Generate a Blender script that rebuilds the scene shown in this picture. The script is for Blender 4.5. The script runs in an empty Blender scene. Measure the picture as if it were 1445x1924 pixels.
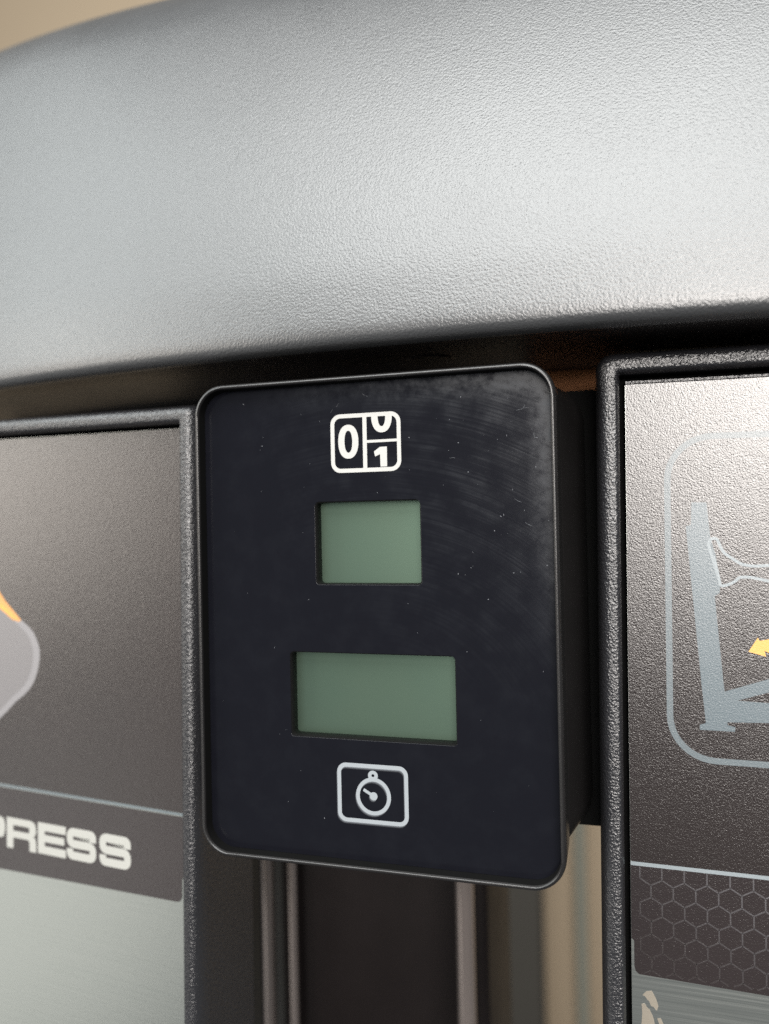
import bpy, bmesh, math, random
from mathutils import Matrix, Vector

random.seed(4)
S = 0.001                       # everything below is written in millimetres
scene = bpy.context.scene
COL = scene.collection

# ------------------------------------------------------------------ camera
cam_d = bpy.data.cameras.new("camera")
cam = bpy.data.objects.new("camera", cam_d)
COL.objects.link(cam)
CAM = Vector((47.23, -150.0, 20.54))
RIGHT = Vector((0.95952802, 0.28082947, -0.02099476))
UP = Vector((0.02310768, -0.0042143, 0.9997241))
FWD = Vector((-0.28066352, 0.95974843, 0.01053306))
M = Matrix((RIGHT, UP, -FWD)).transposed().to_4x4()
M.translation = CAM * S
cam.matrix_world = M
cam_d.sensor_fit = 'VERTICAL'
cam_d.sensor_height = 36.0
cam_d.lens = 1450 / 1924 * 36
cam_d.clip_start = 0.005
cam_d.clip_end = 60
cam_d.dof.use_dof = True
cam_d.dof.focus_distance = (Vector((8, -2, 30)) - CAM).dot(FWD) * S
cam_d.dof.aperture_fstop = 9.0
scene.camera = cam

# ------------------------------------------------------------------ room light
world = bpy.data.worlds.new("World")
scene.world = world
world.use_nodes = True
bg = world.node_tree.nodes["Background"]
bg.inputs[0].default_value = (0.90, 0.95, 1.0, 1)
bg.inputs[1].default_value = 0.13


def lamp(name, loc, target, sx, sy, radiance, col):
    d = bpy.data.lights.new(name, 'AREA')
    d.shape = 'RECTANGLE'
    d.size, d.size_y = sx, sy
    d.energy = radiance * math.pi * sx * sy
    d.color = col
    o = bpy.data.objects.new(name, d)
    COL.objects.link(o)
    o.location = loc
    o.rotation_euler = (Vector(target) - Vector(loc)).to_track_quat('-Z', 'Y').to_euler()
    return o


lamp("window_light", (0.72, -2.45, 0.62), (0, 0, 0.05), 1.40, 1.35, 12.5, (1.0, 0.95, 0.90))
lamp("ceiling_light", (0.05, -1.4, 2.0), (0, 0, 0.05), 3.0, 1.6, 6.3, (0.98, 1.0, 0.985))
lamp("side_window_light", (-1.95, -0.6, 1.35), (0, 0, 0.05), 1.5, 1.7, 3.0, (0.94, 1.0, 0.99))
lamp("warm_side_light", (-2.2, -1.2, 0.36), (0, 0, 0.0), 1.1, 1.2, 3.8, (1.0, 0.93, 0.84))
lamp("low_left_fill", (-1.9, -1.25, -0.95), (0, 0, 0.0), 1.1, 1.1, 0.75, (1.0, 0.98, 0.93))  # added fill in place of an unseen floor, brightens the left silver strip

scene.view_settings.view_transform = 'Standard'
scene.view_settings.look = 'None'
scene.view_settings.exposure = -0.1
scene.view_settings.gamma = 1.0
scene.cycles.max_bounces = 8
scene.cycles.sample_clamp_indirect = 2.5
scene.cycles.use_denoising = False


# ------------------------------------------------------------------ materials
class NT:
    def __init__(self, name):
        self.m = bpy.data.materials.new(name)
        self.m.use_nodes = True
        self.t = self.m.node_tree
        self.b = self.t.nodes["Principled BSDF"]

    def n(self, typ, **kw):
        x = self.t.nodes.new(typ)
        for k, v in kw.items():
            setattr(x, k, v)
        return x

    def l(self, a, b):
        self.t.links.new(a, b)

    def obj(self):
        return self.n("ShaderNodeTexCoord").outputs["Object"]

    def noise(self, scale, detail=2.0, rough=0.5, vec=None, dist=0.0):
        x = self.n("ShaderNodeTexNoise")
        x.inputs["Scale"].default_value = scale
        x.inputs["Detail"].default_value = detail
        x.inputs["Roughness"].default_value = rough
        x.inputs["Distortion"].default_value = dist
        self.l(vec if vec is not None else self.obj(), x.inputs["Vector"])
        return x.outputs["Fac"]

    def ramp(self, fac, stops):
        r = self.n("ShaderNodeValToRGB")
        e = r.color_ramp.elements
        while len(e) < len(stops):
            e.new(0.5)
        for i, (p, c) in enumerate(stops):
            e[i].position = p
            e[i].color = (c, c, c, 1) if not isinstance(c, tuple) else (*c, 1)
        self.l(fac, r.inputs[0])
        return r.outputs[0]

    def math(self, op, a, b=None):
        x = self.n("ShaderNodeMath", operation=op)
        for i, v in enumerate((a, b)):
            if v is None:
                continue
            if isinstance(v, (int, float)):
                x.inputs[i].default_value = v
            else:
                self.l(v, x.inputs[i])
        return x.outputs[0]

    def mix(self, fac, a, b):
        x = self.n("ShaderNodeMix", data_type='RGBA')
        if isinstance(fac, (int, float)):
            x.inputs[0].default_value = fac
        else:
            self.l(fac, x.inputs[0])
        for i, v in ((6, a), (7, b)):
            if isinstance(v, tuple):
                x.inputs[i].default_value = (*v, 1)
            else:
                self.l(v, x.inputs[i])
        return x.outputs[2]

    def bump(self, h, dist, strength=1.0, normal=None):
        x = self.n("ShaderNodeBump")
        x.inputs["Distance"].default_value = dist * S
        x.inputs["Strength"].default_value = strength
        self.l(h, x.inputs["Height"])
        if normal is not None:
            self.l(normal, x.inputs["Normal"])
        self.l(x.outputs[0], self.b.inputs["Normal"])
        return x.outputs[0]

    def set(self, **kw):
        for k, v in kw.items():
            i = self.b.inputs[k.replace("_", " ")]
            if isinstance(v, tuple):
                i.default_value = (*v, 1)
            elif isinstance(v, (int, float)):
                i.default_value = v
            else:
                self.l(v, i)


def grained(name, col, rough, cell, dist, spec=0.5, var=0.15, ior=1.5):
    """moulded plastic with a leather-like grain; cell = grain size in mm"""
    k = NT(name)
    co = k.obj()
    warp = k.n("ShaderNodeTexNoise")
    warp.inputs["Scale"].default_value = 1000 / (cell * 1.6)
    warp.inputs["Detail"].default_value = 1.0
    k.l(co, warp.inputs["Vector"])
    add = k.n("ShaderNodeVectorMath", operation='MULTIPLY_ADD')
    k.l(warp.outputs["Color"], add.inputs[0])
    add.inputs[1].default_value = (cell * S * 0.9,) * 3
    k.l(co, add.inputs[2])
    v = k.n("ShaderNodeTexVoronoi", feature='SMOOTH_F1')
    v.inputs["Scale"].default_value = 1000 / cell
    v.inputs["Smoothness"].default_value = 0.6
    k.l(add.outputs[0], v.inputs["Vector"])
    fine = k.noise(1000 / (cell * 0.45), 2.0, 0.6, co)
    h = k.math('ADD', k.math('MULTIPLY', v.outputs["Distance"], -1.0), k.math('MULTIPLY', fine, 0.7))
    big = k.noise(35, 3.0, 0.55, co)
    k.bump(h, dist)
    c0 = tuple(c * (1 - var) for c in col)
    c1 = tuple(c * (1 + var) for c in col)
    k.set(Base_Color=k.mix(big, c0, c1), Roughness=k.math('ADD', rough - 0.05, k.math('MULTIPLY', big, 0.1)))
    k.b.inputs["Specular IOR Level"].default_value = spec
    k.b.inputs["IOR"].default_value = ior
    return k.m


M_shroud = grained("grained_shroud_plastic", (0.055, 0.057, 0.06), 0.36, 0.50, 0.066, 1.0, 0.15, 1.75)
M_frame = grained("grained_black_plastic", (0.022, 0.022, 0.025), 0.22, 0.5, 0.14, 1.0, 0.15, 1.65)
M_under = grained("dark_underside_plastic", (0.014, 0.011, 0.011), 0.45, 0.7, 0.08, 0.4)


def smooth_plastic(name, col, rough, fine=0.3, dist=0.01, spec=0.5):
    k = NT(name)
    h = k.noise(1000 / fine, 3.0, 0.6)
    big = k.noise(60, 3.0, 0.6)
    k.bump(h, dist)
    k.set(Base_Color=k.mix(big, tuple(c * 0.8 for c in col), tuple(c * 1.2 for c in col)),
          Roughness=k.math('ADD', rough - 0.06, k.math('MULTIPLY', big, 0.12)))
    k.b.inputs["Specular IOR Level"].default_value = spec
    return k.m


M_housing = smooth_plastic("satin_black_housing", (0.014, 0.013, 0.013), 0.30, 0.28, 0.022, 1.0)
M_dark_metal = smooth_plastic("dark_painted_steel", (0.009, 0.006, 0.006), 0.55, 0.5, 0.01, 0.3)
M_matte_black = smooth_plastic("matte_black_recess_and_plate", (0.006, 0.006, 0.006), 0.8, 0.4, 0.005, 0.1)  # matte black put in for shade in recesses; also the mounting plate
M_brown = smooth_plastic("brown_block", (0.45, 0.19, 0.08), 0.6, 0.5, 0.03)
M_wall_side = smooth_plastic("charcoal_plastic", (0.03, 0.03, 0.028), 0.55, 0.4, 0.01)


def mk_face():
    k = NT("gloss_black_face")
    co = k.obj()
    sep = k.n("ShaderNodeSeparateXYZ")
    k.l(co, sep.inputs[0])
    # hazy wiped corner: fades in towards the upper right edge of the plate
    corner = k.n("ShaderNodeVectorMath", operation='DISTANCE')
    k.l(co, corner.inputs[0])
    corner.inputs[1].default_value = (0.037, 0.0, 0.047)
    near = k.ramp(corner.outputs["Value"], [(0.0, 1.0), (0.034, 0.35), (0.07, 0.0)])
    # wiping arcs round a centre at the lower left
    sc = k.n("ShaderNodeVectorMath", operation='DISTANCE')
    k.l(co, sc.inputs[0])
    sc.inputs[1].default_value = (0.0, 0.0, -0.03)
    comb = k.n("ShaderNodeCombineXYZ")
    k.l(k.math('MULTIPLY', sc.outputs["Value"], 2000.0), comb.inputs[0])
    k.l(k.math('MULTIPLY', sep.outputs[0], 30.0), comb.inputs[1])
    arcs = k.noise(1.0, 4.0, 0.6, comb.outputs[0])
    blot = k.noise(160, 4.0, 0.6, co)
    haze = k.math('MULTIPLY', near, k.math('MULTIPLY', k.ramp(arcs, [(0.42, 0.1), (0.62, 1.0)]),
                                           k.ramp(blot, [(0.38, 0.1), (0.62, 1.0)])))
    film = k.math('MULTIPLY', k.ramp(blot, [(0.45, 0.0), (0.75, 1.0)]), 0.05)
    # paler, rougher mottling along the top and right edges
    e1 = k.ramp(k.math('MULTIPLY', sep.outputs[0], 20.0), [(0.64, 0.0), (0.73, 1.0)])
    e2 = k.ramp(k.math('MULTIPLY', sep.outputs[2], 16.0), [(0.68, 0.0), (0.77, 1.0)])
    up = k.ramp(k.math('ADD', k.math('MULTIPLY', sep.outputs[2], 8.0), 0.5), [(0.45, 0.0), (0.85, 1.0)])
    rt = k.ramp(k.math('ADD', k.math('MULTIPLY', sep.outputs[0], 10.0), 0.5), [(0.22, 0.0), (0.8, 1.0)])
    rim = k.math('MULTIPLY', k.math('MAXIMUM', k.math('MULTIPLY', e1, up), k.math('MULTIPLY', e2, rt)),
                 k.ramp(k.noise(420, 4.0, 0.65, co), [(0.35, 0.1), (0.65, 0.75)]))
    tot = k.math('MINIMUM', k.math('ADD', k.math('ADD', k.math('MULTIPLY', haze, 0.45), film), rim), 1.0)
    k.set(Base_Color=k.mix(tot, (0.0064, 0.0067, 0.0100), (0.040, 0.045, 0.054)),
          Roughness=k.math('ADD', 0.16, k.math('MULTIPLY', tot, 0.4)))
    k.b.inputs["Specular IOR Level"].default_value = 0.45
    return k.m


M_face = mk_face()


def mk_lcd():
    k = NT("lcd_grey_green")
    g = k.noise(6500, 2.0, 0.7)
    big = k.noise(70, 2.0, 0.5)
    c = k.mix(big, (0.285, 0.43, 0.33), (0.33, 0.465, 0.345))
    k.set(Base_Color=k.mix(k.math('MULTIPLY', g, 0.35), c, (0.12, 0.19, 0.14)), Roughness=0.29)
    k.b.inputs["Metallic"].default_value = 0.9
    return k.m


M_lcd = mk_lcd()


def ink(name, col, rough=0.5, grain=0.0, cell=0.35, spec=0.4):
    k = NT(name)
    n = k.noise(1000 / 0.25, 2.0, 0.6)
    k.set(Base_Color=k.mix(n, tuple(c * 0.9 for c in col), tuple(min(1, c * 1.08) for c in col)), Roughness=rough)
    k.b.inputs["Specular IOR Level"].default_value = spec
    if grain:
        k.b.inputs["IOR"].default_value = 1.7
        k.b.inputs["Specular IOR Level"].default_value = max(spec, 0.9)
        k.bump(k.noise(1000 / cell, 3.0, 0.65), grain)
    return k.m


M_white = ink("white_print", (0.54, 0.54, 0.52))
M_white_dim = ink("pale_grey_print", (0.33, 0.36, 0.385))
M_copy = ink("grey_icon_copy", (0.11, 0.12, 0.135))
M_copy_faint = ink("dim_grey_icon_copy", (0.035, 0.038, 0.045))
M_letter = ink("white_lettering", (0.46, 0.46, 0.43), 0.5, 0.0)


def mk_sticker(name, c0, c1):
    """sandy textured overlay film over dark print"""
    k = NT(name)
    co = k.obj()
    n1 = k.noise(1000 / 0.26, 3.0, 0.65, co)
    n2 = k.noise(1000 / 1.1, 2.0, 0.5, co)
    sp = k.n("ShaderNodeTexVoronoi")
    sp.inputs["Scale"].default_value = 1000 / 0.34
    k.l(co, sp.inputs["Vector"])
    h = k.math('ADD', n1, k.math('MULTIPLY', sp.outputs["Distance"], -0.5))
    k.bump(k.math('ADD', h, k.math('MULTIPLY', n2, 0.3)), 0.045)
    big = k.noise(45, 3.0, 0.5, co)
    k.set(Base_Color=k.mix(big, c0, c1), Roughness=0.21)
    k.b.inputs["Specular IOR Level"].default_value = 1.0
    k.b.inputs["IOR"].default_value = 1.7
    return k.m


M_sticker = mk_sticker("dark_overlay_film", (0.018, 0.0125, 0.0115), (0.024, 0.0165, 0.015))
M_band = mk_sticker("dark_band_print", (0.021, 0.0145, 0.0145), (0.027, 0.019, 0.0185))
M_sil = ink("blue_grey_print", (0.115, 0.15, 0.17), 0.33, 0.045, 0.36, 0.6)
M_outline = ink("grey_outline_print", (0.135, 0.165, 0.18), 0.33, 0.045, 0.36, 0.6)
M_pale_line = ink("pale_line_print", (0.27, 0.31, 0.33), 0.4, 0.05, 0.36, 0.6)
M_orange = ink("orange_print", (0.85, 0.42, 0.06), 0.45, 0.04, 0.36)
M_muscle = ink("soft_orange_print", (0.72, 0.33, 0.08), 0.45, 0.04, 0.36)
M_limb = ink("pale_grey_figure_print", (0.19, 0.18, 0.185), 0.4, 0.04, 0.36)
M_limb_rim = ink("light_grey_figure_print", (0.26, 0.25, 0.26), 0.4, 0.04, 0.36)
M_worn = ink("worn_cream_print", (0.27, 0.235, 0.185), 0.5, 0.03)


def mk_hex():
    k = NT("honeycomb_line_print")
    sep = k.n("ShaderNodeSeparateXYZ")
    k.l(k.obj(), sep.inputs[0])
    f = k.math('ADD', k.math('MULTIPLY', sep.outputs[0], 26.0), k.math('MULTIPLY', sep.outputs[2], 45.0))
    fac = k.ramp(k.math('ADD', f, 2.78), [(0.0, 0.0), (1.0, 1.0)])
    k.set(Base_Color=k.mix(fac, (0.024, 0.017, 0.0165), (0.075, 0.069, 0.074)), Roughness=0.32)
    k.b.inputs["IOR"].default_value = 1.7
    k.b.inputs["Specular IOR Level"].default_value = 1.0
    k.bump(k.noise(1000 / 0.26, 3.0, 0.65), 0.05)
    return k.m


M_hex = mk_hex()


def mk_brushed():
    k = NT("brushed_silver_film")
    co = k.obj()
    mp = k.n("ShaderNodeMapping")
    mp.inputs["Scale"].default_value = (18, 1, 1500)
    k.l(co, mp.inputs["Vector"])
    st = k.noise(1.0, 4.0, 0.65, mp.outputs[0])
    k.bump(st, 0.03)
    k.set(Base_Color=k.mix(st, (0.62, 0.66, 0.62), (0.84, 0.87, 0.82)),
          Roughness=k.math('ADD', 0.26, k.math('MULTIPLY', st, 0.12)))
    k.b.inputs["Metallic"].default_value = 1.0
    return k.m


M_brushed = mk_brushed()


def mk_chrome():
    k = NT("polished_steel_rod")
    mp = k.n("ShaderNodeMapping")
    mp.inputs["Scale"].default_value = (1, 1, 0.02)
    k.l(k.obj(), mp.inputs["Vector"])
    st = k.noise(1500, 2.0, 0.6, mp.outputs[0])
    k.set(Base_Color=(0.46, 0.395, 0.365), Roughness=k.math('ADD', 0.12, k.math('MULTIPLY', st, 0.1)))
    k.b.inputs["Metallic"].default_value = 0.7
    return k.m


M_chrome = mk_chrome()


def mk_wall(name, col):
    k = NT(name)
    big = k.noise(1.6, 3.0, 0.5)
    fine = k.noise(220, 3.0, 0.6)
    k.bump(fine, 0.8, 0.4)
    k.set(Base_Color=k.mix(big, tuple(c * 0.92 for c in col), tuple(c * 1.06 for c in col)), Roughness=0.85)
    return k.m


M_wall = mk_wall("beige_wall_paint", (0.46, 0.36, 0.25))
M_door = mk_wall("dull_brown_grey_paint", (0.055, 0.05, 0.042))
M_trim = mk_wall("grey_green_trim", (0.20, 0.20, 0.165))
M_dust = ink("dust", (0.22, 0.23, 0.25), 0.8)


# ------------------------------------------------------------------ object helpers
def link(o, parent=None):
    COL.objects.link(o)
    if parent is not None:
        o.parent = parent
    return o


def thing(name, label, cat, loc, rot=(0, 0, 0), group=None):
    o = bpy.data.objects.new(name, None)
    o.empty_display_size = 0.01
    link(o)
    o.location = Vector(loc) * S
    o.rotation_euler = [math.radians(a) for a in rot]
    o["label"] = label
    o["category"] = cat
    if group:
        o["group"] = group
    return o


def mesh_obj(name, verts, faces, mat, parent=None, smooth=True, label=None, sharp=40):
    me = bpy.data.meshes.new(name)
    me.from_pydata([Vector(v) * S for v in verts], [], faces)
    bm = bmesh.new()
    bm.from_mesh(me)
    bmesh.ops.remove_doubles(bm, verts=bm.verts, dist=1e-7)
    bmesh.ops.recalc_face_normals(bm, faces=bm.faces)
    bm.to_mesh(me)
    bm.free()
    if smooth:
        me.shade_smooth()
        me.set_sharp_from_angle(angle=math.radians(sharp))
    me.materials.append(mat)
    o = link(bpy.data.objects.new(name, me), parent)
    if label:
        o["label"] = label
    return o


def rr(x0, x1, z0, z1, r, n=8):
    """rounded rectangle outline, counter-clockwise; r = one radius or (bl, br, tr, tl)"""
    rs = r if isinstance(r, tuple) else (r,) * 4
    pts = []
    for (cx, cz, q, a0) in ((x0, z0, rs[0], 180), (x1, z0, rs[1], 270), (x1, z1, rs[2], 0), (x0, z1, rs[3], 90)):
        px = cx + q if cx == x0 else cx - q
        pz = cz + q if cz == z0 else cz - q
        for i in range(n + 1):
            a = math.radians(a0 + 90 * i / n)
            pts.append((px + q * math.cos(a), pz + q * math.sin(a)))
    return pts


def loft(rings, closed_profile=False):
    """rings: list of (outline, y); returns verts, quads"""
    n = len(rings[0][0])
    V, F = [], []
    for out, y in rings:
        V += [(x, y, z) for x, z in out]
    m = len(rings)
    for i in range(m if closed_profile else m - 1):
        a, b = i * n, ((i + 1) % m) * n
        for j in range(n):
            k = (j + 1) % n
            F.append((a + j, a + k, b + k, b + j))
    return V, F


def flat(name, outlines, y, thick, mat, parent=None, label=None, bevel=0.0):
    """flat piece cut to outlines (holes allowed), front face at y, going back by thick"""
    cu = bpy.data.curves.new("tmp", 'CURVE')
    cu.dimensions = '2D'
    cu.fill_mode = 'BOTH'
    cu.extrude = thick / 2 - bevel
    cu.bevel_depth = bevel
    cu.offset = -bevel
    cu.bevel_resolution = 2
    for pts in outlines:
        sp = cu.splines.new('POLY')
        sp.points.add(len(pts) - 1)
        for p, q in zip(sp.points, pts):
            p.co = (q[0], q[1], 0, 1)
        sp.use_cyclic_u = True
    tmp = bpy.data.objects.new("tmp", cu)
    COL.objects.link(tmp)
    dg = bpy.context.evaluated_depsgraph_get()
    dg.update()
    me = bpy.data.meshes.new_from_object(tmp.evaluated_get(dg))
    bpy.data.objects.remove(tmp)
    bpy.data.curves.remove(cu)
    me.name = name
    for v in me.vertices:
        x, z, d = v.co
        v.co = Vector((x, y + thick / 2 - d, z)) * S
    bm = bmesh.new()
    bm.from_mesh(me)
    bmesh.ops.remove_doubles(bm, verts=bm.verts, dist=2e-7)
    bmesh.ops.recalc_face_normals(bm, faces=bm.faces)
    bm.to_mesh(me)
    bm.free()
    me.materials.clear()
    me.materials.append(mat)
    o = link(bpy.data.objects.new(name, me), parent)
    if label:
        o["label"] = label
    return o


def fillet(path, r, n=6):
    out = [Vector(path[0])]
    for i in range(1, len(path) - 1):
        p, a, b = Vector(path[i]), Vector(path[i - 1]), Vector(path[i + 1])
        u, v = (a - p), (b - p)
        rr_ = min(r, u.length * 0.49, v.length * 0.49)
        p0, p1 = p + u.normalized() * rr_, p + v.normalized() * rr_
        for k in range(n + 1):
            t = k / n
            out.append(p0 * (1 - t) ** 2 + p * 2 * t * (1 - t) + p1 * t * t)
    out.append(Vector(path[-1]))
    return out


def stroke(path, w, r=0.0):
    """outline of a line of width w along path (rounded bends)"""
    P = fillet(path, r) if r else [Vector(p) for p in path]
    L, R = [], []
    for i, p in enumerate(P):
        d = (P[min(i + 1, len(P) - 1)] - P[max(i - 1, 0)]).normalized()
        nn = Vector((-d.y, d.x)) * w / 2
        L.append(tuple(p + nn))
        R.append(tuple(p - nn))
    return L + R[::-1]


def ell(cx, cz, rx, rz, n=40, p=2.0, a0=0, a1=360, close=True):
    out = []
    for i in range(n if close else n + 1):
        a = math.radians(a0 + (a1 - a0) * i / n)
        c, s = math.cos(a), math.sin(a)
        out.append((cx + rx * math.copysign(abs(c) ** (2 / p), c), cz + rz * math.copysign(abs(s) ** (2 / p), s)))
    return out


def cyl(name, x, y, z0, z1, r, mat, parent=None, n=40):
    V, F = [], []
    prof = [(r - 0.4, z0), (r, z0 + 0.4), (r, z1 - 0.4), (r - 0.4, z1)]
    for q, z in prof:
        V += [(x + q * math.cos(2 * math.pi * i / n), y + q * math.sin(2 * math.pi * i / n), z) for i in range(n)]
    for k in range(3):
        for i in range(n):
            j = (i + 1) % n
            F.append((k * n + i, k * n + j, (k + 1) * n + j, (k + 1) * n + i))
    F.append(tuple(range(n))[::-1])
    F.append(tuple(range(3 * n, 4 * n)))
    return mesh_obj(name, V, F, mat, parent)


def bevel_box(name, x0, x1, y0, y1, z0, z1, r, mat, parent=None):
    """upright box with rounded edges"""
    V, F = [], []
    n = 4
    foot = rr(x0, x1, y0, y1, r, n)
    inner = rr(x0 + r * .6, x1 - r * .6, y0 + r * .6, y1 - r * .6, r * .4, n)
    rings = [(inner, z0), (foot, z0 + r), (foot, z1 - r), (inner, z1)]
    m = len(foot)
    for o, z in rings:
        V += [(x, y, z) for x, y in o]
    for k in range(3):
        for j in range(m):
            q = (j + 1) % m
            F.append((k * m + j, k * m + q, (k + 1) * m + q, (k + 1) * m + j))
    F.append(tuple(range(m))[::-1])
    F.append(tuple(range(3 * m, 4 * m)))
    return mesh_obj(name, V, F, mat, parent)


# ------------------------------------------------------------------ room behind the machine
wall = bevel_box("wall", -3200, 3200, 1700, 1850, -1500, 3200, 2.0, M_wall)
wall["kind"] = "structure"

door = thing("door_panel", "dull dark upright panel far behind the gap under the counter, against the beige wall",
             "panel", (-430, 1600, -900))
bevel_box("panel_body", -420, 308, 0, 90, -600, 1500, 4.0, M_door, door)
strip = thing("pipe", "thin grey vertical pipe on the beige wall, seen in the gap by the right panel",
              "pipe", (-36, 1655, -900))
cyl("pipe_tube", 0, 0, -600, 1500, 13, M_trim, strip)

# ------------------------------------------------------------------ machine core behind the gap
col = thing("steel_upright", "near-black steel upright behind the thin guide rod in the gap", "upright",
            (-29.5, 118, -300))
bevel_box("tube", -85, 32.5, 0, 60, 0, 360, 3.0, M_dark_metal, col)

rail = thing("guide_rail", "dark guide rail beside the left panel with two pale rounded edges", "rail", (-63, 90, -300))
bevel_box("web", -6.0, 6.4, 0.6, 8, 0, 350, 0.5, M_dark_metal, rail)
cyl("edge_tube", -3.9, 0.3, 0, 350, 2.0, M_chrome, rail)
cyl("edge_tube", 5.0, 0.3, 0, 350, 1.4, M_chrome, rail)
cyl("cable", 0.4, 0, 0, 350, 1.6, M_wall_side, rail)
rod = thing("guide_rod", "thin polished guide rod under the middle of the counter, with one pale streak", "guide rod", (0.6, 90, -300))
cyl("shaft", 0, 0, 0, 350, 2.8, M_chrome, rod)

# ------------------------------------------------------------------ curved top cover
cover = thing("machine_cover", "large curved grey cover of grained plastic arching over the counter", "cover",
              (0, 54, 57.3))


def arc_y(x):
    return -6.5 + (x - 60) ** 2 / 2 / 587.0


PROFILE = [(62, -6), (61.4, 1.2), (60, 2.2), (50, 2.2), (28, 1.4), (10, 0.6), (4.0, 0.1), (2.5, 0.15), (1.3, 0.55), (0.6, 1.25), (0.25, 2.2),
           (0.25, 4), (0.82, 8), (1.9, 14), (3.6, 21), (6.0, 30), (9.0, 40), (12.6, 51), (16.6, 62), (20.6, 72), (24.2, 80),
           (27.2, 85.6), (31.0, 91.2), (35.6, 96.2), (41, 100.2), (48, 103.2), (57, 104.9), (72, 105.6), (110, 105.8)]
PROFILE = [(a * 1.108, b * 1.108) for a, b in PROFILE]


def smooth_profile(P, sub=4):
    out = []
    for i in range(len(P) - 1):
        p0, p1, p2, p3 = P[max(i - 1, 0)], P[i], P[i + 1], P[min(i + 2, len(P) - 1)]
        for k in range(sub):
            t = k / sub
            out.append(tuple(0.5 * (2 * p1[j] + (p2[j] - p0[j]) * t + (2 * p0[j] - 5 * p1[j] + 4 * p2[j] - p3[j]) * t * t
                                    + (3 * p1[j] - p0[j] - 3 * p2[j] + p3[j]) * t ** 3) for j in (0, 1)))
    out.append(P[-1])
    return out


def cover_mesh(P, x0, x1, nx):
    V, F = [], []
    m = len(P)
    for i in range(nx + 1):
        x = x0 + (x1 - x0) * i / nx
        rise = 0.98 + 0.15 * (math.sqrt(x * x + 500) - x) / 200    # the crest climbs towards the left
        for dy, dz in P:
            V.append((x, arc_y(x) + dy - 54, (dz * rise if dz > 2.5 else dz) - 1.4 - 0.02 * x))
    for i in range(nx):
        for j in range(m - 1):
            a = i * m + j
            F.append((a, a + 1, a + m + 1, a + m))
    return V, F


SP = smooth_profile(PROFILE)
k_split = 6 * 4          # profile samples before this belong to the underside
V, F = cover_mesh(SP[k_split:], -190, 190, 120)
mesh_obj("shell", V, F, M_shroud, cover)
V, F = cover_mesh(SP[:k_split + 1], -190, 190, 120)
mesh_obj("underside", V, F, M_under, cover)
# screw boss hanging from the underside
cyl("screw_boss", 9, -33, -0.9, 1.9, 5.5, M_under, cover)


# ------------------------------------------------------------------ instruction panels
def frame_mesh(name, x0, x1, z0, z1, r, width, parent, deep, gw):
    """moulded frame: deep side, rounded bead, groove and inner lip; y measured from the sheet's face"""
    w = width
    prof = [(0.0, deep), (0.0, 1.0), (0.1, -0.6), (0.4, -1.9), (0.8, -2.9), (1.2, -3.45), (1.7, -3.76), (2.2, -3.87), (w - gw - 1.0, -3.9), (w - gw - 0.6, -3.75),
            (w - gw - 0.35, -3.3), (w - gw - 0.05, -2.5), (w - gw, -1.2)]
    def rings(pr):
        return [(rr(x0 + d, x1 - d, z0 + d, z1 - d, tuple(max(ri - d * 0.75, 0.35) for ri in r), 8), y) for d, y in pr]

    V, F = loft(rings(prof))
    o = mesh_obj(name, V, F, M_frame, parent, sharp=50)
    V, F = loft(rings([(w - gw, -1.2), (w - gw + 0.05, 3.0), (w - 0.1, 3.0), (w, 0.25), (w + 0.1, 0.6)]))
    mesh_obj("groove", V, F, M_matte_black, parent, sharp=50)  # the groove's shade is put in as a matte black colour
    return o


# ---- right panel: sheet face is local y = 0
rp = thing("instruction_panel", "black framed exercise placard right of the counter, with honeycomb print and orange arrow",
           "placard", (50, 12, 0), (0, 0.7, 0), "framed placards on the machine front")
frame_mesh("frame", -5.6, 80, -130, 52.95, (3, 3, 3, 3.4), 5.6, rp, 30, 1.05)
bar_v, bar_f = loft([(rr(0.05, 74.2, 46.7, 47.36, 0.15, 3), y) for y in (1.0, -0.2)] + [(rr(0.15, 74.1, 46.8, 47.26, 0.1, 3), -0.32)])
bar_f.append(tuple(range(32, 48)))
mesh_obj("top_lip", bar_v, bar_f, M_frame, rp)
sheet = flat("sheet", [rr(0.08, 74.2, -124, 46.9, 0.4, 2)], 0.1, 1.2, M_brushed, rp)
PZ = 0.03    # front of the printed film
flat("dark_print", [rr(0.12, 74.1, -48.55, 46.85, 0.3, 2)], PZ, 0.05, M_sticker, sheet)
band_out = [(0.12, -49.35), (0.12, -63.9), (0.62, -64.3), (0.62, -69.4), (0.85, -70.3), (1.5, -70.85), (74.1, -72.4), (74.1, -49.35)]
flat("band_print", [band_out], PZ, 0.05, M_band, sheet)
flat("divider_line", [[(0.12, -48.57), (0.12, -49.33), (74.1, -49.33), (74.1, -48.57)]], PZ - 0.01, 0.06, M_pale_line, sheet)
flat("outline_print", [rr(7.25, 68, -28.0, 36.4, 9.0, 10), rr(8.45, 66.8, -26.8, 35.2, 7.8, 10)], PZ - 0.02, 0.04, M_outline, sheet)
post = [(12.27, 22.91), (14.99, 22.87), (15.61, 16.07), (16.52, 12.69), (17.3, 7.22), (17.18, 5.29), (16.28, 4.62),
        (17.72, -12.69), (17.86, -13.8), (25.69, -11.01), (40, -6.0), (40, -8.6), (25.66, -13.54), (20.05, -15.44), (25.64, -15.59),
        (42, -15.8), (42, -19.8), (25.59, -19.39), (18.29, -19.71), (18.29, -20.28), (19.7, -20.57), (19.6, -21.47), (13.29, -21.49), (13.3, -20.52),
        (14.41, -20.12), (13.69, -12.58), (12.63, 0.34), (11.16, 18.2), (12.13, 18.52)]
flat("machine_silhouette", [post], PZ - 0.02, 0.04, M_sil, sheet)
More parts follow.
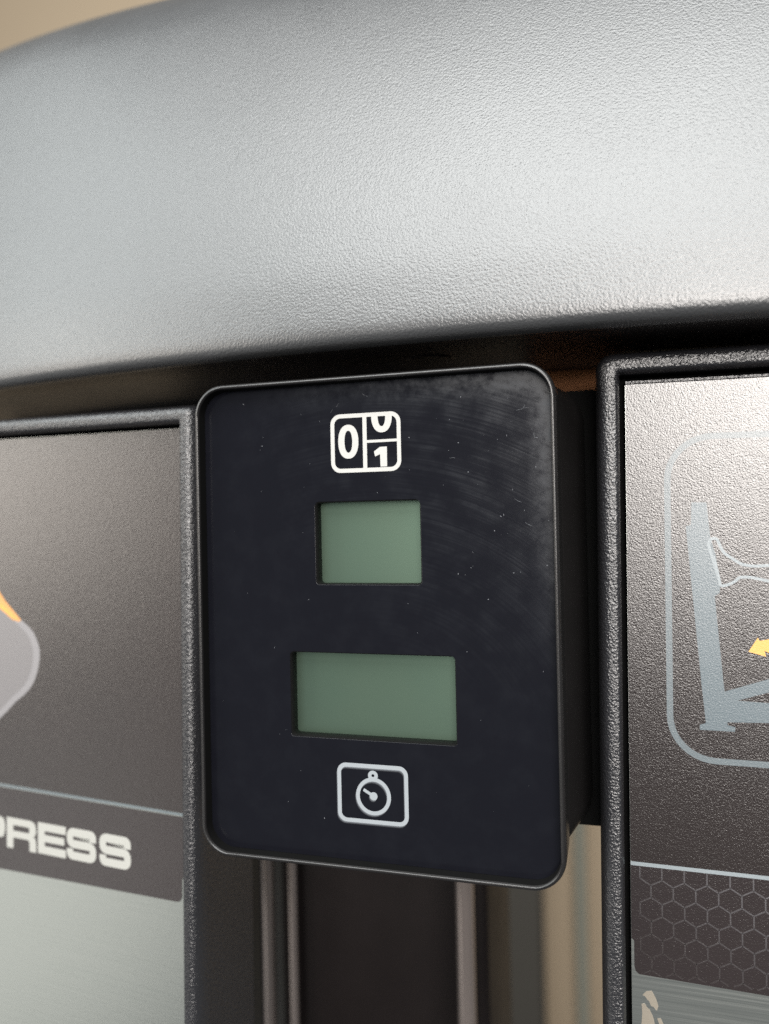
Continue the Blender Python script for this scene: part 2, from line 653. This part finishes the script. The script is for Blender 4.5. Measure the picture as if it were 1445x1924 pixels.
w1 = [(16.9, 8.5), (15.3, 14.4), (15.36, 15.26), (15.96, 15.91), (16.86, 15.75), (17.29, 14.46), (18.02, 13.01), (19.78, 11.74), (21.24, 10.79),
      (23.28, 10.49), (25.94, 10.67), (36, 11.5)]
w2 = [(16.08, 12.4), (16.79, 9.47), (17.35, 6.51), (18.84, 6.92), (20.02, 7.58), (20.67, 8.38), (22.67, 8.41), (25.91, 7.66), (36, 6)]
flat("seat_outline", [stroke(w1, 0.55, 0.6)], PZ - 0.035, 0.03, M_pale_line, sheet)
flat("seat_outline", [stroke(w2, 0.55, 0.6)], PZ - 0.045, 0.03, M_pale_line, sheet)
flat("arrow", [[(22.15, -5.93), (23.85, -3.17), (24.13, -3.79), (25.78, -3.41), (30, -2.0), (33, 0.5), (34.5, -1.2), (30, -4.6), (25.75, -6.01),
                (24.97, -5.66), (25.25, -6.76)]], PZ - 0.03, 0.04, M_orange, sheet)
# honeycomb lines
V, F = [], []
HW = 4.14
R_ = HW / math.sqrt(3)
seen = set()


def hexline(a, b, w=0.27):
    d = (b - a).normalized()
    nn = Vector((-d.y, d.x)) * w / 2
    i = len(V)
    for p in (a + nn, a - nn, b - nn, b + nn):
        V.append((p.x, PZ - 0.012, p.y))
    F.append((i, i + 1, i + 2, i + 3))


for row in range(-8, 3):
    for c in range(-1, 19):
        cx = 8.05 + (c - 1) * HW + (HW / 2 if row % 2 else 0)
        cz = -51.75 + 1.2 + row * R_ * 1.5
        P6 = [Vector((cx + R_ * math.sin(math.radians(60 * k)), cz + R_ * math.cos(math.radians(60 * k)))) for k in range(6)]
        for k in range(6):
            a, b = P6[k], P6[(k + 1) % 6]
            key = (round((a.x + b.x) * 4), round((a.y + b.y) * 4))
            if key in seen:
                continue
            seen.add(key)
            # clip to the band
            lo, hi = -70.6, -49.45
            if max(a.y, b.y) < lo or min(a.y, b.y) > hi or min(a.x, b.x) < 0.7 or max(a.x, b.x) > 74:
                continue
            if a.y > b.y:
                a, b = b, a
            if b.y > hi:
                t = (hi - a.y) / (b.y - a.y)
                b = a + (b - a) * t
            if a.y < lo:
                t = (lo - a.y) / (b.y - a.y)
                a = a + (b - a) * t
            hexline(a, b)
mesh_obj("honeycomb_print", V, F, M_hex, sheet, smooth=False)
flat("worn_patch", [[(2.08, -74.91), (2.79, -74.07), (3.43, -73.88), (3.83, -73.78), (4.3, -74.6), (4.62, -75.22), (5.06, -76.6), (4.8, -77.5), (4.59, -77.53), (4.1, -76.9), (3.68, -76.83), (3.3, -75.9), (3.0, -75.73), (2.6, -75.1)]],
     0.07, 0.04, M_worn, sheet)
flat("worn_patch", [[(1.88, -76.65), (2.53, -76.54), (2.9, -77.2), (3.44, -77.6), (3.9, -78.6), (4.11, -79.18), (4.33, -80.21), (4.6, -82), (4.0, -84), (2.6, -85.2), (1.9, -83), (1.83, -80.64), (2.0, -78.5)]], 0.07, 0.04, M_worn, sheet)
flat("worn_patch", [[(4.8, -79.06), (5.49, -78.94), (5.94, -79.93), (6.4, -81.5), (5.6, -81.8), (5.13, -80.07)]], 0.07, 0.04, M_worn, sheet)

# ---- left panel
lp = thing("instruction_panel", "black framed placard left of the counter, reading PRESS above brushed silver",
           "placard", (-49, 12.5, 0), (0, 0.7, -6), "framed placards on the machine front")
frame_mesh("frame", -96, 4.3, -140, 48.6, (3, 3, 2.2, 3), 5.0, lp, 20, 0.65)
lsheet = flat("sheet", [rr(-91.2, -0.85, -134.8, 43.4, 0.4, 2)], 0.1, 1.2, M_brushed, lp)
flat("dark_print", [rr(-91, -0.88, -48.15, 43.35, 0.3, 2)], PZ, 0.05, M_sticker, lsheet)
flat("band_print", [[(-91, -49.05), (-91, -72.0), (-61, -70.9), (-4.2, -69.45), (-3.3, -69.2), (-2.75, -68.3), (-2.7, -64), (-2.35, -63.4), (-0.9, -63.2), (-0.9, -49.05)]],
     PZ, 0.05, M_band, lsheet)
flat("divider_line", [[(-91, -48.95), (-1.6, -48.8), (-1.6, -48.25), (-91, -48.2)]], PZ - 0.01, 0.06, M_outline, lsheet)
# printed limb with highlighted muscle
limb = [(-53.34, -4.37), (-50.9, -5.9), (-49.17, -7.33), (-48.2, -8.8), (-47.47, -10.26), (-47.0, -11.9), (-46.95, -13.47), (-47.2, -15.3), (-47.68, -17.17), (-48.4, -19.0),
        (-49.29, -20.74), (-50.7, -22.4), (-52.5, -24.02), (-55.45, -26.0), (-58.43, -28.66), (-61.14, -30.88), (-66, -35), (-74, -38), (-80, -34), (-80, -10), (-72, 4), (-64, 6.5), (-60.84, 2.62),
        (-59.06, 0.57), (-56.41, -1.75)]
flat("limb_print", [limb], PZ - 0.012, 0.04, M_limb_rim, lsheet)
cxm, czm = -63.0, -14.0
inner = [(cxm + (x - cxm) * 0.86, czm + (z - czm) * 0.88) for x, z in limb]
flat("limb_print", [inner], PZ - 0.024, 0.04, M_limb, lsheet)
flat("muscle_print", [[(-66, 8.5), (-60.84, 2.62), (-59.06, 0.57), (-56.41, -1.75), (-54.6, -3.3), (-53.5, -4.25), (-53.7, -4.8), (-54.52, -4.74), (-56.43, -4.39), (-59.09, -2.73),
                       (-60.88, -1.7), (-66, 1.2)]], PZ - 0.036, 0.04, M_muscle, lsheet)
flat("muscle_print", [[(-60.9, -0.1), (-58.5, -1.6), (-56.2, -3.4), (-54.3, -4.35), (-56.2, -3.9), (-58.8, -2.4), (-60.9, -1.2)]], PZ - 0.046, 0.04, M_orange, lsheet)

# lettering P R E S S (extended bold)
T = 2.05


def letter(kind, x0, x1, z0, z1):
    w = x1 - x0
    h = z1 - z0
    t, th = T * 1.12, T
    if kind == 'E':
        return [[(x0, z0), (x1, z0), (x1, z0 + th), (x0 + t, z0 + th), (x0 + t, z0 + h / 2 - th * .42), (x1 - .5, z0 + h / 2 - th * .42),
                 (x1 - .5, z0 + h / 2 + th * .48), (x0 + t, z0 + h / 2 + th * .48), (x0 + t, z1 - th), (x1, z1 - th), (x1, z1), (x0, z1)]]
    if kind in 'PR':
        zb = z0 + (h * 0.36 if kind == 'R' else h * 0.30)
        outer = [(x0, z0), (x0 + t, z0), (x0 + t, zb)]
        if kind == 'R':
            outer += [(x1 - t - 0.6, zb), (x1 - t - .15, zb - .3), (x1 - t, zb - .9), (x1 - t, z0), (x1, z0), (x1, zb - .3), (x1 - .35, zb + .75), (x1 - 1.0, zb + 1.0), (x1 - .3, zb + 1.5)]
        else:
            outer += [(x1 - 1.6, zb), (x1 - .5, zb + .4)]
        outer += [(x1, zb + 2.2), (x1, z1 - 1.8), (x1 - .5, z1 - .5), (x1 - 1.8, z1), (x0, z1)]
        hole = rr(x0 + t, x1 - t, zb + th * .86, z1 - th * .9, (0.05, .6, .6, .05), 4)
        return [outer, hole[::-1]]
    # S
    a, b = t / 2, th / 2
    zm = z0 + h / 2
    path = [(x1 - a, z1 - h * .36), (x1 - a, z1 - b), (x0 + a, z1 - b), (x0 + a, zm), (x1 - a, zm), (x1 - a, z0 + b), (x0 + a, z0 + b), (x0 + a, z0 + h * .34)]
    return [stroke(path, T, 1.25)]


for kind, x0, x1 in (('P', -70.2, -59.6), ('R', -58.95, -48.65), ('E', -48.0, -38.6), ('S', -38.35, -28.6), ('S', -27.75, -17.75)):
    t = (x0 + 60) * 0.012
    flat("letter", letter(kind, x0, x1, -64.75 + t, -56.75 + t), PZ - 0.02, 0.05, M_letter, lsheet)

# charcoal side wall in the gap, left of the guide rods
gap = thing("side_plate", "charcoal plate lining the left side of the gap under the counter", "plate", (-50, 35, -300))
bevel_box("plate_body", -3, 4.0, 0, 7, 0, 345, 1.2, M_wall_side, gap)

# brown board standing for a brown patch in the slot between counter and right panel
br = thing("block", "small brown board glimpsed in the slot between the counter's top corner and the right panel", "block", (42, 52, 20))
bevel_box("block_body", -14, 8, 0, 8, -30, 44, 1.0, M_brown, br)

# ------------------------------------------------------------------ counter display
cd = thing("counter_display", "black rectangular counter and timer with two blank grey-green windows, between two placards", "counter",
           (0, 24, 0))
OY = -24.0       # local y of the face plane


def ring(ins, r=6.6):
    return rr(-38 + ins, 38 - ins, -49.9 + ins, 50.0 - ins, max(r - ins, 0.4), 12)


prof = [(0.9, 8.4), (0.15, 8.0), (0.0, 7.2), (0.0, -1.6), (0.06, -2.2), (0.25, -2.65), (0.52, -2.9), (0.8, -2.95), (0.98, -2.8), (1.06, -2.4)]
V, F = loft([(ring(d), y + OY) for d, y in prof])
mesh_obj("bezel", V, F, M_housing, cd, sharp=50)
V, F = loft([(ring(d), y + OY) for d, y in ((1.06, -2.4), (1.09, -2.0), (1.1, 0.2), (1.12, 3.5))])
mesh_obj("inner_lip", V, F, M_matte_black, cd)


def rear_ring(t, ins=0.0, r=8.0):
    """outline of the back shell: it widens towards the wall side (t = 0 front, 1 back)"""
    hx = 37.6 + 4.9 * t - ins
    return rr(-hx, hx, -49.6 + 2.7 * t + ins, 49.7 - 0.9 * t - ins, r, 12)


V, F = loft([(rear_ring(0, 1.2), 8.1 + OY), (rear_ring(0, 0.9), 8.5 + OY), (rear_ring(0.03, 0.15), 9.0 + OY), (rear_ring(0.1), 10 + OY),
             (rear_ring(0.9), 21.5 + OY), (rear_ring(1.0, 0.3), 23 + OY), (rear_ring(1.0, 1.2), 24 + OY), (rear_ring(1.0, 12), 24 + OY)])
n0 = len(ring(0))
F.append(tuple(range(len(V) - n0, len(V))))
mesh_obj("rear_housing", V, F, M_housing, cd, sharp=50)
V, F = loft([(rr(-44, 46, -46.8, 48.0, 1.0, 4), 0.1), (rr(-44, 46, -46.8, 48.0, 1.0, 4), 5.0)])
n1 = len(V) // 2
F += [tuple(range(n1))[::-1], tuple(range(n1, 2 * n1))]
mesh_obj("mounting_plate", V, F, M_matte_black, cd)
W1 = (-11.71, 10.86, 7.45, 24.6)
W2 = (-17.96, 17.3, -24.25, -6.56)
face = flat("face_plate", [rr(-36.92, 36.92, -48.82, 48.92, 5.4, 12),
                           rr(*W1, (0.7, 0.7, 1.2, 0.9), 6)[::-1], rr(*W2, (0.7, 0.7, 1.2, 0.9), 6)[::-1]], OY, 3.3, M_face, cd, bevel=0.09)
for w, lab in ((W1, "upper, smaller blank screen"), (W2, "lower, wider blank screen")):
    o_, i_ = rr(w[0] - 0.01, w[1] + 0.01, w[2] - 0.01, w[3] + 0.01, 0.9, 6), rr(w[0] + 0.12, w[1] - 0.12, w[2] + 0.12, w[3] - 0.12, 0.8, 6)
    flat("added_window_liner", [o_, i_[::-1]], OY + 0.12, 3.1, M_matte_black, cd)  # added black liner, keeps the cut-out walls as dark as in shade
    flat("lcd_screen", [rr(w[0] - 1.5, w[1] + 1.5, w[2] - 1.5, w[3] + 1.5, 0.5, 3)], OY + 3.33, 1.1, M_lcd, cd, label=lab)

IY = OY - 0.05
ci = flat("counter_icon", [rr(-7.88, 7.11, 30.44, 42.5, 2.1, 8), rr(-7.05, 6.3, 31.27, 41.67, 1.35, 8)[::-1]], IY, 0.05, M_white, cd,
          label="rounded box icon with rolling digits 0 and 1")
flat("icon_bar", [[(-0.93, 31.2), (-0.07, 31.2), (-0.07, 41.75), (-0.93, 41.75)]], IY - .006, 0.05, M_white, ci)
flat("icon_bar", [[(-0.1, 36.37), (6.4, 36.4), (6.4, 36.95), (-0.1, 36.92)]], IY - .012, 0.05, M_white, ci)
flat("digit", [ell(-4.06, 36.8, 2.18, 3.48, 44, 2.25), ell(-4.04, 36.8, 0.84, 2.26, 36, 2.2)[::-1]], IY - .003, 0.05, M_white, ci)
zo = [p for p in ell(3.15, 41.9, 2.2, 3.55, 44, 2.25) if p[1] <= 41.75]
zi = [p for p in ell(3.14, 41.9, 0.82, 2.3, 36, 2.2) if p[1] <= 41.75]
U = sorted(zo, key=lambda p: math.atan2(p[1] - 41.9, p[0] - 3.15))
Ui = sorted(zi, key=lambda p: math.atan2(p[1] - 41.9, p[0] - 3.14))
flat("digit", [[(U[0][0], 41.75)] + U + [(U[-1][0], 41.75)] + [(Ui[-1][0], 41.75)] + Ui[::-1] + [(Ui[0][0], 41.75)]], IY - .018, 0.05, M_white, ci)
flat("digit", [[(1.42, 34.55), (2.69, 35.42), (4.16, 35.44), (4.14, 31.41), (2.74, 31.4), (2.7, 33.96), (1.64, 33.5)]], IY - .009, 0.05, M_white, ci)

ti = flat("timer_icon", [rr(-7.91, 7.11, -41.05, -29.02, 1.9, 8), rr(-7.1, 6.32, -40.25, -29.85, 1.2, 8)[::-1]], IY, 0.05, M_white_dim, cd,
          label="rounded box icon with a stopwatch")
flat("watch_ring", [ell(-0.22, -35.5, 3.7, 3.8, 56), ell(-0.22, -35.5, 2.92, 3.02, 56)[::-1]], IY - .003, 0.05, M_white_dim, ti)
flat("watch_crown", [ell(-0.25, -31.28, 1.05, 1.0, 32), ell(-0.25, -31.28, 0.32, 0.3, 20)[::-1]], IY - .009, 0.05, M_white_dim, ti)
flat("watch_hand", [stroke([(-0.2, -35.43), (-2.3, -34.25)], 0.6)], IY - .006, 0.05, M_white_dim, ti)
flat("watch_hub", [ell(-0.18, -35.45, 0.82, 0.82, 28)], IY - .012, 0.05, M_white_dim, ti)

# dim grey offset copies of the timer icon, low and to the left
for k, (dx, dz, m) in enumerate(((-0.10, -0.20, M_copy), (-0.19, -0.38, M_copy_faint))):
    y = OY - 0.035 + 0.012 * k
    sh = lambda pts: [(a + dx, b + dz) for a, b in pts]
    flat("icon_offset_copy", [sh(rr(-7.91, 7.11, -41.05, -29.02, 1.9, 8)), sh(rr(-7.1, 6.32, -40.25, -29.85, 1.2, 8)[::-1])], y, 0.02, m, ti)
    flat("icon_offset_copy", [sh(ell(-0.22, -35.5, 3.7, 3.8, 56)), sh(ell(-0.22, -35.5, 2.92, 3.02, 56)[::-1])], y - 0.003, 0.02, m, ti)
    flat("icon_offset_copy", [sh(ell(-0.18, -35.45, 0.82, 0.82, 28))], y - 0.006, 0.02, m, ti)

# lint and dust lying on the face plate: nobody could count it
V, F = [], []
DY = OY - 0.02


def on_plate(x, z):
    for a in (W1, W2, (-8.5, 7.7, 30, 43), (-8.5, 7.7, -41.6, -28.5)):
        if a[0] - .3 < x < a[1] + .3 and a[2] - .3 < z < a[3] + .3:
            return False
    return True


for i in range(90):
    x = random.uniform(-36, 36.2)
    z = random.uniform(-48, 48)
    if i % 2:
        x = 36 - abs(random.gauss(0, 16))
        z = 46 - abs(random.gauss(0, 28))
    if not on_plate(x, z) or abs(x) > 36 or abs(z) > 48:
        continue
    r = random.choice((0.04, 0.05, 0.06, 0.08, 0.11))
    k = len(V)
    a0 = random.random() * 6
    q = random.uniform(0.5, 1.6)
    for j in range(5):
        a = a0 + j * 1.2566
        V.append((x + r * q * math.cos(a), DY, z + r / q * math.sin(a)))
    V.append((x, DY - 0.04, z))
    F += [(k + j, k + (j + 1) % 5, k + 5) for j in range(5)]


def fibre(pts, w=0.055):
    P = fillet(pts, 0.6, 5)
    k = len(V)
    for i, p in enumerate(P):
        d = (P[min(i + 1, len(P) - 1)] - P[max(i - 1, 0)]).normalized()
        nn = Vector((-d.y, d.x)) * w / 2
        V.append((p.x + nn.x, DY, p.y + nn.y))
        V.append((p.x, DY - 0.06, p.y))
        V.append((p.x - nn.x, DY, p.y - nn.y))
    for i in range(len(P) - 1):
        a = k + 3 * i
        F.append((a, a + 1, a + 4, a + 3))
        F.append((a + 1, a + 2, a + 5, a + 4))


for x, z, kind in ((28.6, 47.2, 0), (33.5, 35.6, 1), (30.3, 41.2, 0), (31.6, 41.5, 2), (31.5, 19.0, 3), 
                   (-1.0, 46.0, 3), (-6.5, 44.0, 4), (-7.8, 42.9, 4), (17, 32.5, 2), (29.6, 23.6, 3)):
    o = [[(0, 0), (.9, .1), (1.5, .5), (1.6, 1.0)], [(0, 1.2), (0.1, .1), (.7, .1), (1.3, .5)], [(0, 0), (.6, .1), (1.1, 0)],
         [(0, .5), (.6, .1), (1.3, -.2)], [(0, 0), (.2, .4), (.5, .8)]][kind]
    fibre([(x + a, z + b) for a, b in o])
dust = mesh_obj("dust", V, F, M_dust, face, smooth=False)
dust["kind"] = "stuff"
